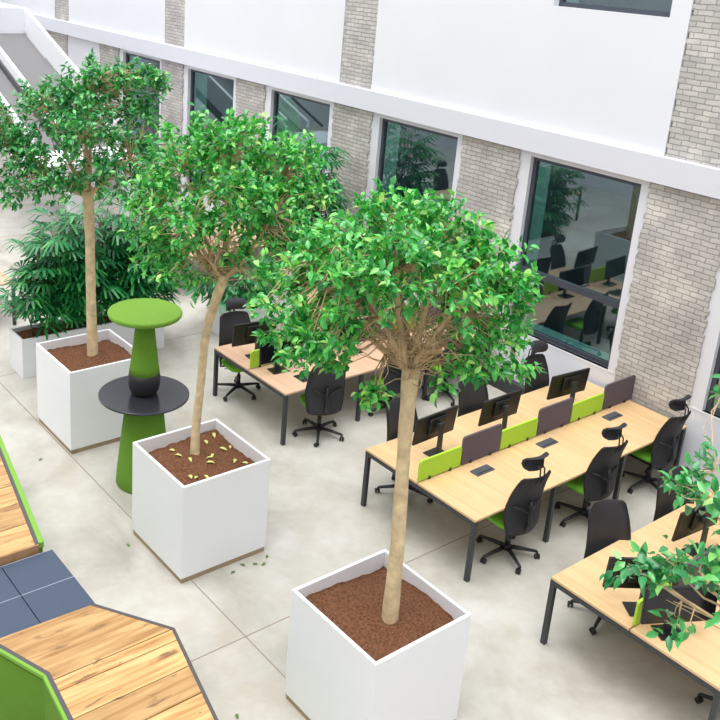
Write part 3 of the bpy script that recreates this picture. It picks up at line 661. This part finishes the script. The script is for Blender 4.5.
    for s in ((-1, 1) if arms else ()):
        ar = MB(); ar.tube([(-.03, s * .20, .43), (-.03, s * .275, .44), (-.03, s * .285, .56), (-.01, s * .285, .655)], [.016, .016, .014, .014], 8); ar.build('arm_post', 'black', e, smooth=True)
        MB().box(-.12, .11, s * .285 - .035, s * .285 + .035, .655, .68).build('armrest', 'black', e, bevel=.01)
    return e
ch_a = chair_proto(True, True); ch_h = chair_proto(True); ch_n = chair_proto(False); used = {True: False, False: False, 2: False}
CH = [
 (1.58, .72, PI - .08, True, 'black swivel chair with headrest and green seat, nearest the camera at the middle desk'),
 (1.62, 2.03, PI - .10, True, 'black swivel chair with headrest, second of three along the near side of the middle desk'),
 (1.60, 3.36, PI - .05, True, 'black swivel chair with headrest beside the brick wall at the middle desk'),
 (.10, .62, .05, False, 'black swivel chair partly behind the pale trunk, on the far side of the middle desk'),
 (.08, 1.85, -.05, False, 'black swivel chair without headrest on the far side of the middle desk, centre'),
 (.07, 3.12, .05, True, 'black swivel chair with headrest below the large window, far side of the middle desk'),
 (2.80, .80, -.30, False, 'black swivel chair at the near end of the lower right desk, far side'),
 (2.79, 2.0, -.25, False, 'black swivel chair on the far side of the lower right desk, further from the camera'),
 (4.29, .62, PI, False, 'black swivel chair at the lower right corner, only its base in view'),
 (-3.17, .40, -.15, 2, 'grey mesh swivel chair with headrest in front of the low white trough'),
 (-1.58, .62, PI - .38, False, 'black mesh swivel chair with green seat on the near side of the pinkish desk'),
 (-1.58, 1.90, PI - .1, False, 'black swivel chair second along the near side of the pinkish desk'),
 (-1.55, 2.95, PI, False, 'black swivel chair glimpsed beneath the ficus crown right of the trunk'),
 (-3.16, 1.85, 0, False, 'black swivel chair hidden behind the nearest ficus crown, far side of the pinkish desk'),
 (-8.45, 2.05, .1, False, 'black swivel chair glimpsed beneath the middle ficus crown'),
 (-8.95, -2.3, 0, True, 'black swivel chair at the left edge behind the palms'),
]
for x, y, rz, head, lb in CH:
    p = ch_a if head == 2 else ch_h if head else ch_n
    o = p if not used[head] else copy_tree(p); used[head] = True
    o.location = (x, y, 0); o.rotation_euler = (0, 0, rz); tag(o, lb, 'chair', 'swivel chairs at the bench desks')

# ------------------------------------------------------------------ lounge platform in the lower left
DZ = .75
def K(x, y): return (x, y)
def ray_scale(p, z0=.45, z1=DZ):      # the same sight line carried to the platform's real height
    cx, cy, cz = 6.886, -6.606, 6.041; t = (cz - z1) / (cz - z0); return (cx + (p[0] - cx) * t, cy + (p[1] - cy) * t)
A = ray_scale((.45, -3.565)); B = ray_scale((1.11, -3.13)); Cc = ray_scale((2.60, -3.46)); G = ray_scale((1.95, -4.37)); Fp = ray_scale((1.03, -4.29)); E_ = ray_scale((.42, -4.53))
def inset(poly, ts):
    """move each edge inwards by ts[i]"""
    n = len(poly); out = []
    lines = []
    for i in range(n):
        p = Vector(poly[i]); q = Vector(poly[(i + 1) % n]); d = (q - p).normalized(); nn = Vector((-d.y, d.x)); lines.append((p + nn * ts[i], d))
    for i in range(n):
        p1, d1 = lines[i - 1]; p2, d2 = lines[i]; den = d1.x * d2.y - d1.y * d2.x
        t = ((p2.x - p1.x) * d2.y - (p2.y - p1.y) * d2.x) / den; out.append(tuple(p1 + d1 * t))
    return out
def planks(poly, cuts, gap=.0045):
    """planks running along y: the outline cut into bands in x, with dark gaps"""
    xs = sorted(set([min(p[0] for p in poly), max(p[0] for p in poly)] + cuts)); mb = MB(); n = len(poly)
    def span(x):
        ys = []
        for i in range(n):
            (x0, y0), (x1, y1) = poly[i], poly[(i + 1) % n]
            if x0 != x1 and min(x0, x1) - 1e-9 <= x <= max(x0, x1) + 1e-9: ys.append(y0 + (y1 - y0) * (x - x0) / (x1 - x0))
        return min(ys), max(ys)
    for a, b in zip(xs, xs[1:]):
        a += gap; b -= gap; st = sorted([a] + [p[0] for p in poly if a < p[0] < b] + [b]); sp = [span(x) for x in st]
        mb.prism([(x, q[0]) for x, q in zip(st, sp)] + [(x, q[1]) for x, q in reversed(list(zip(st, sp)))], DZ - .04, DZ)
    return mb
P2 = [E_, Fp, G, Cc, B, A]          # counter-clockwise
e = empty('lounge_bench', (0, 0, 0)); tag(e, 'angled oak plank platform with green upholstered side and grey edge, bottom left', 'bench')
ins = inset(P2, [.062, .062, 0, .028, .028, .0])
planks(ins, [1.42, 1.55, 1.85, 2.14, 2.42]).build('deck', 'deck', e)
gi = inset(P2, [.025, .025, 0, .028, .028, 0])
def strip(poly_o, poly_i, idx, z0, z1):
    mb = MB()
    for i in idx:
        j = (i + 1) % len(poly_o); mb.prism([poly_o[i], poly_o[j], poly_i[j], poly_i[i]], z0, z1)
    return mb
strip(inset(P2, [.028, .028, 0, 0, 0, 0]), ins, [0, 1], DZ - .05, DZ + .004).build('edge_trim', 'decktrim', e)
strip(P2, ins, [3, 4], DZ - .05, DZ + .004).build('edge_trim', 'decktrim', e)
strip(P2, inset(P2, [.028, .028, 0, 0, 0, 0]), [0, 1], DZ - .03, DZ + .008).build('piping', 'greenrim', e, bevel=.006)
strip(inset(P2, [.012, .012, 0, .01, .01, .01]), inset(P2, [.05, .05, .05, .05, .05, .05]), [0, 1, 2, 3, 4, 5], 0, DZ - .05).build('side_panel', 'greenside', e)
# plank grooves
# deck 1
bz = .68
bl = ray_scale((-.51, -3.55), .45, bz); brr = ray_scale((.50, -3.555), .45, bz)
D1 = [(-2.8, -5.0), (-.24, -5.0), (-.24, -3.735), (-2.6, -3.31), (-3.0, -3.7)]
e = empty('lounge_bench', (0, 0, 0)); tag(e, 'oak plank platform with a green rim at the left edge, beyond the blue cushions', 'bench')
i1 = inset(D1, [0, 0, .085, 0, 0])
planks(i1, [-2.42, -2.07, -1.72, -1.30, -.96, -.60]).build('deck', 'deck', e)
strip(D1, inset(D1, [0, 0, .05, 0, 0]), [2], DZ - .06, DZ + .006).build('piping', 'greenrim', e, bevel=.006)
strip(inset(D1, [0, 0, .05, 0, 0]), i1, [2], DZ - .05, DZ + .003).build('edge_trim', 'decktrim', e)
ii = inset(D1, [.012] * 5); MB().prism(ii, 0, DZ - .06).build('side_panel', 'greenside', e)
MB().box(-.24, -.225, -5.0, -3.79, .60, DZ - .001).build('riser', 'riser', e)
# blue cushions between the two platforms: two by two visible, each a thing
s = (brr[0] - bl[0]) / 2
names = {(0, 0): 'slate blue square seat pad beside the floor, further from the camera', (1, 0): 'slate blue square seat pad beside the floor and the near oak platform', (0, 1): 'slate blue square seat pad at the left edge, below the far oak platform', (1, 1): 'slate blue square seat pad at the left edge, against the near oak platform'}
for i in range(2):
    for j in range(2):
        x0 = bl[0] + i * s + (.016 if i == 0 else 0); y1 = bl[1] - j * s
        e = empty('seat_pad', (x0 + s / 2, y1 - s / 2, 0)); tag(e, names[(i, j)], 'seat pad', 'slate blue seat pads')
        hh = s / 2 - .003; x1l = hh if i == 0 else hh - .02
        MB().box(-hh, x1l - .012, -hh, hh, bz - .12, bz).build('cushion', 'bluepad', e, bevel=.006)
        MB().box(-hh + .02, x1l - .03, -hh + .02, hh - .02, 0, bz - .12).build('pedestal', 'decktrim', e)
        MB().box(-hh - .004, -hh + .003, -hh, hh, bz - .02, bz + .001).build('seam', 'seam', e)

# ------------------------------------------------------------------ fallen leaves
rnd = random.Random(5)
def soil_z(x, y):
    u = (x + .873) / .971; v = (y + 2.453) / .971
    return 1.107 - .13 + .03 * math.sin(5 * u - .905) * math.sin(4 * v + 1) + .05 * math.exp(-((u - .55) ** 2 + (v - .5) ** 2) * 12)
def fallen(x, y, z, mt, label, group, ln):
    mb = MB(); leaf(mb, Vector((-ln / 2, 0, .004)), Vector((1, 0, .02)), Vector((0, 0, 1)), ln, ln * .45)
    o = mb.build('fallen_leaf', mt, smooth=True); o.location = (x, y, z); o.rotation_euler = (rnd.uniform(-.15, .15), rnd.uniform(-.15, .15), rnd.uniform(0, 6.28)); tag(o, label, 'leaf', group)
FL = [((-.76, -1.57), 'by the far corner'), ((-.69, -1.72), 'by the far corner'), ((-.49, -1.62), 'along the wall side rim'), ((-.72, -2.12), 'left of the trunk'), ((-.50, -1.53), 'along the wall side rim'), ((-.54, -2.14), 'left of the trunk'),
      ((-.21, -1.66), 'towards the right corner'), ((-.37, -1.84), 'right beside the trunk'), ((-.33, -1.90), 'right beside the trunk'), ((-.38, -2.10), 'in front of the trunk'), ((-.24, -1.94), 'right beside the trunk'), ((-.11, -1.60), 'towards the right corner'),
      ((-.11, -2.19), 'at the near corner'), ((-.15, -2.24), 'at the near corner'), ((-.06, -2.10), 'at the near corner')]
for (x, y), wh in FL: fallen(x, y, soil_z(x, y) + .012, 'fallen', 'yellow leaf on the soil of the middle planter, ' + wh, 'fallen leaves on the planter soil ' + wh, rnd.uniform(.065, .10))
for (x, y), lb in [((-.72, -2.62), 'dark fallen leaf on the floor left of the middle cube planter'), ((.20, -1.79), 'green fallen leaf on the floor along the middle cube planter'), ((.26, -1.67), 'green fallen leaf on the floor along the middle cube planter'), ((.25, -1.94), 'green fallen leaf on the floor along the middle cube planter'), ((.22, -1.49), 'olive fallen leaf on the floor at the right corner of the middle cube planter'), ((.31, -1.60), 'green fallen leaf on the floor along the middle cube planter'), ((-2.83, -2.71), 'single dark leaf on the concrete between green rimmed platform and pillar table'), ((1.86, -2.96), 'bright green leaf on the floor at the bottom edge, between oak platform and nearest planter')]:
    fallen(x, y, .004, 'fallen_green', lb, 'fallen leaves on the floor', .065)
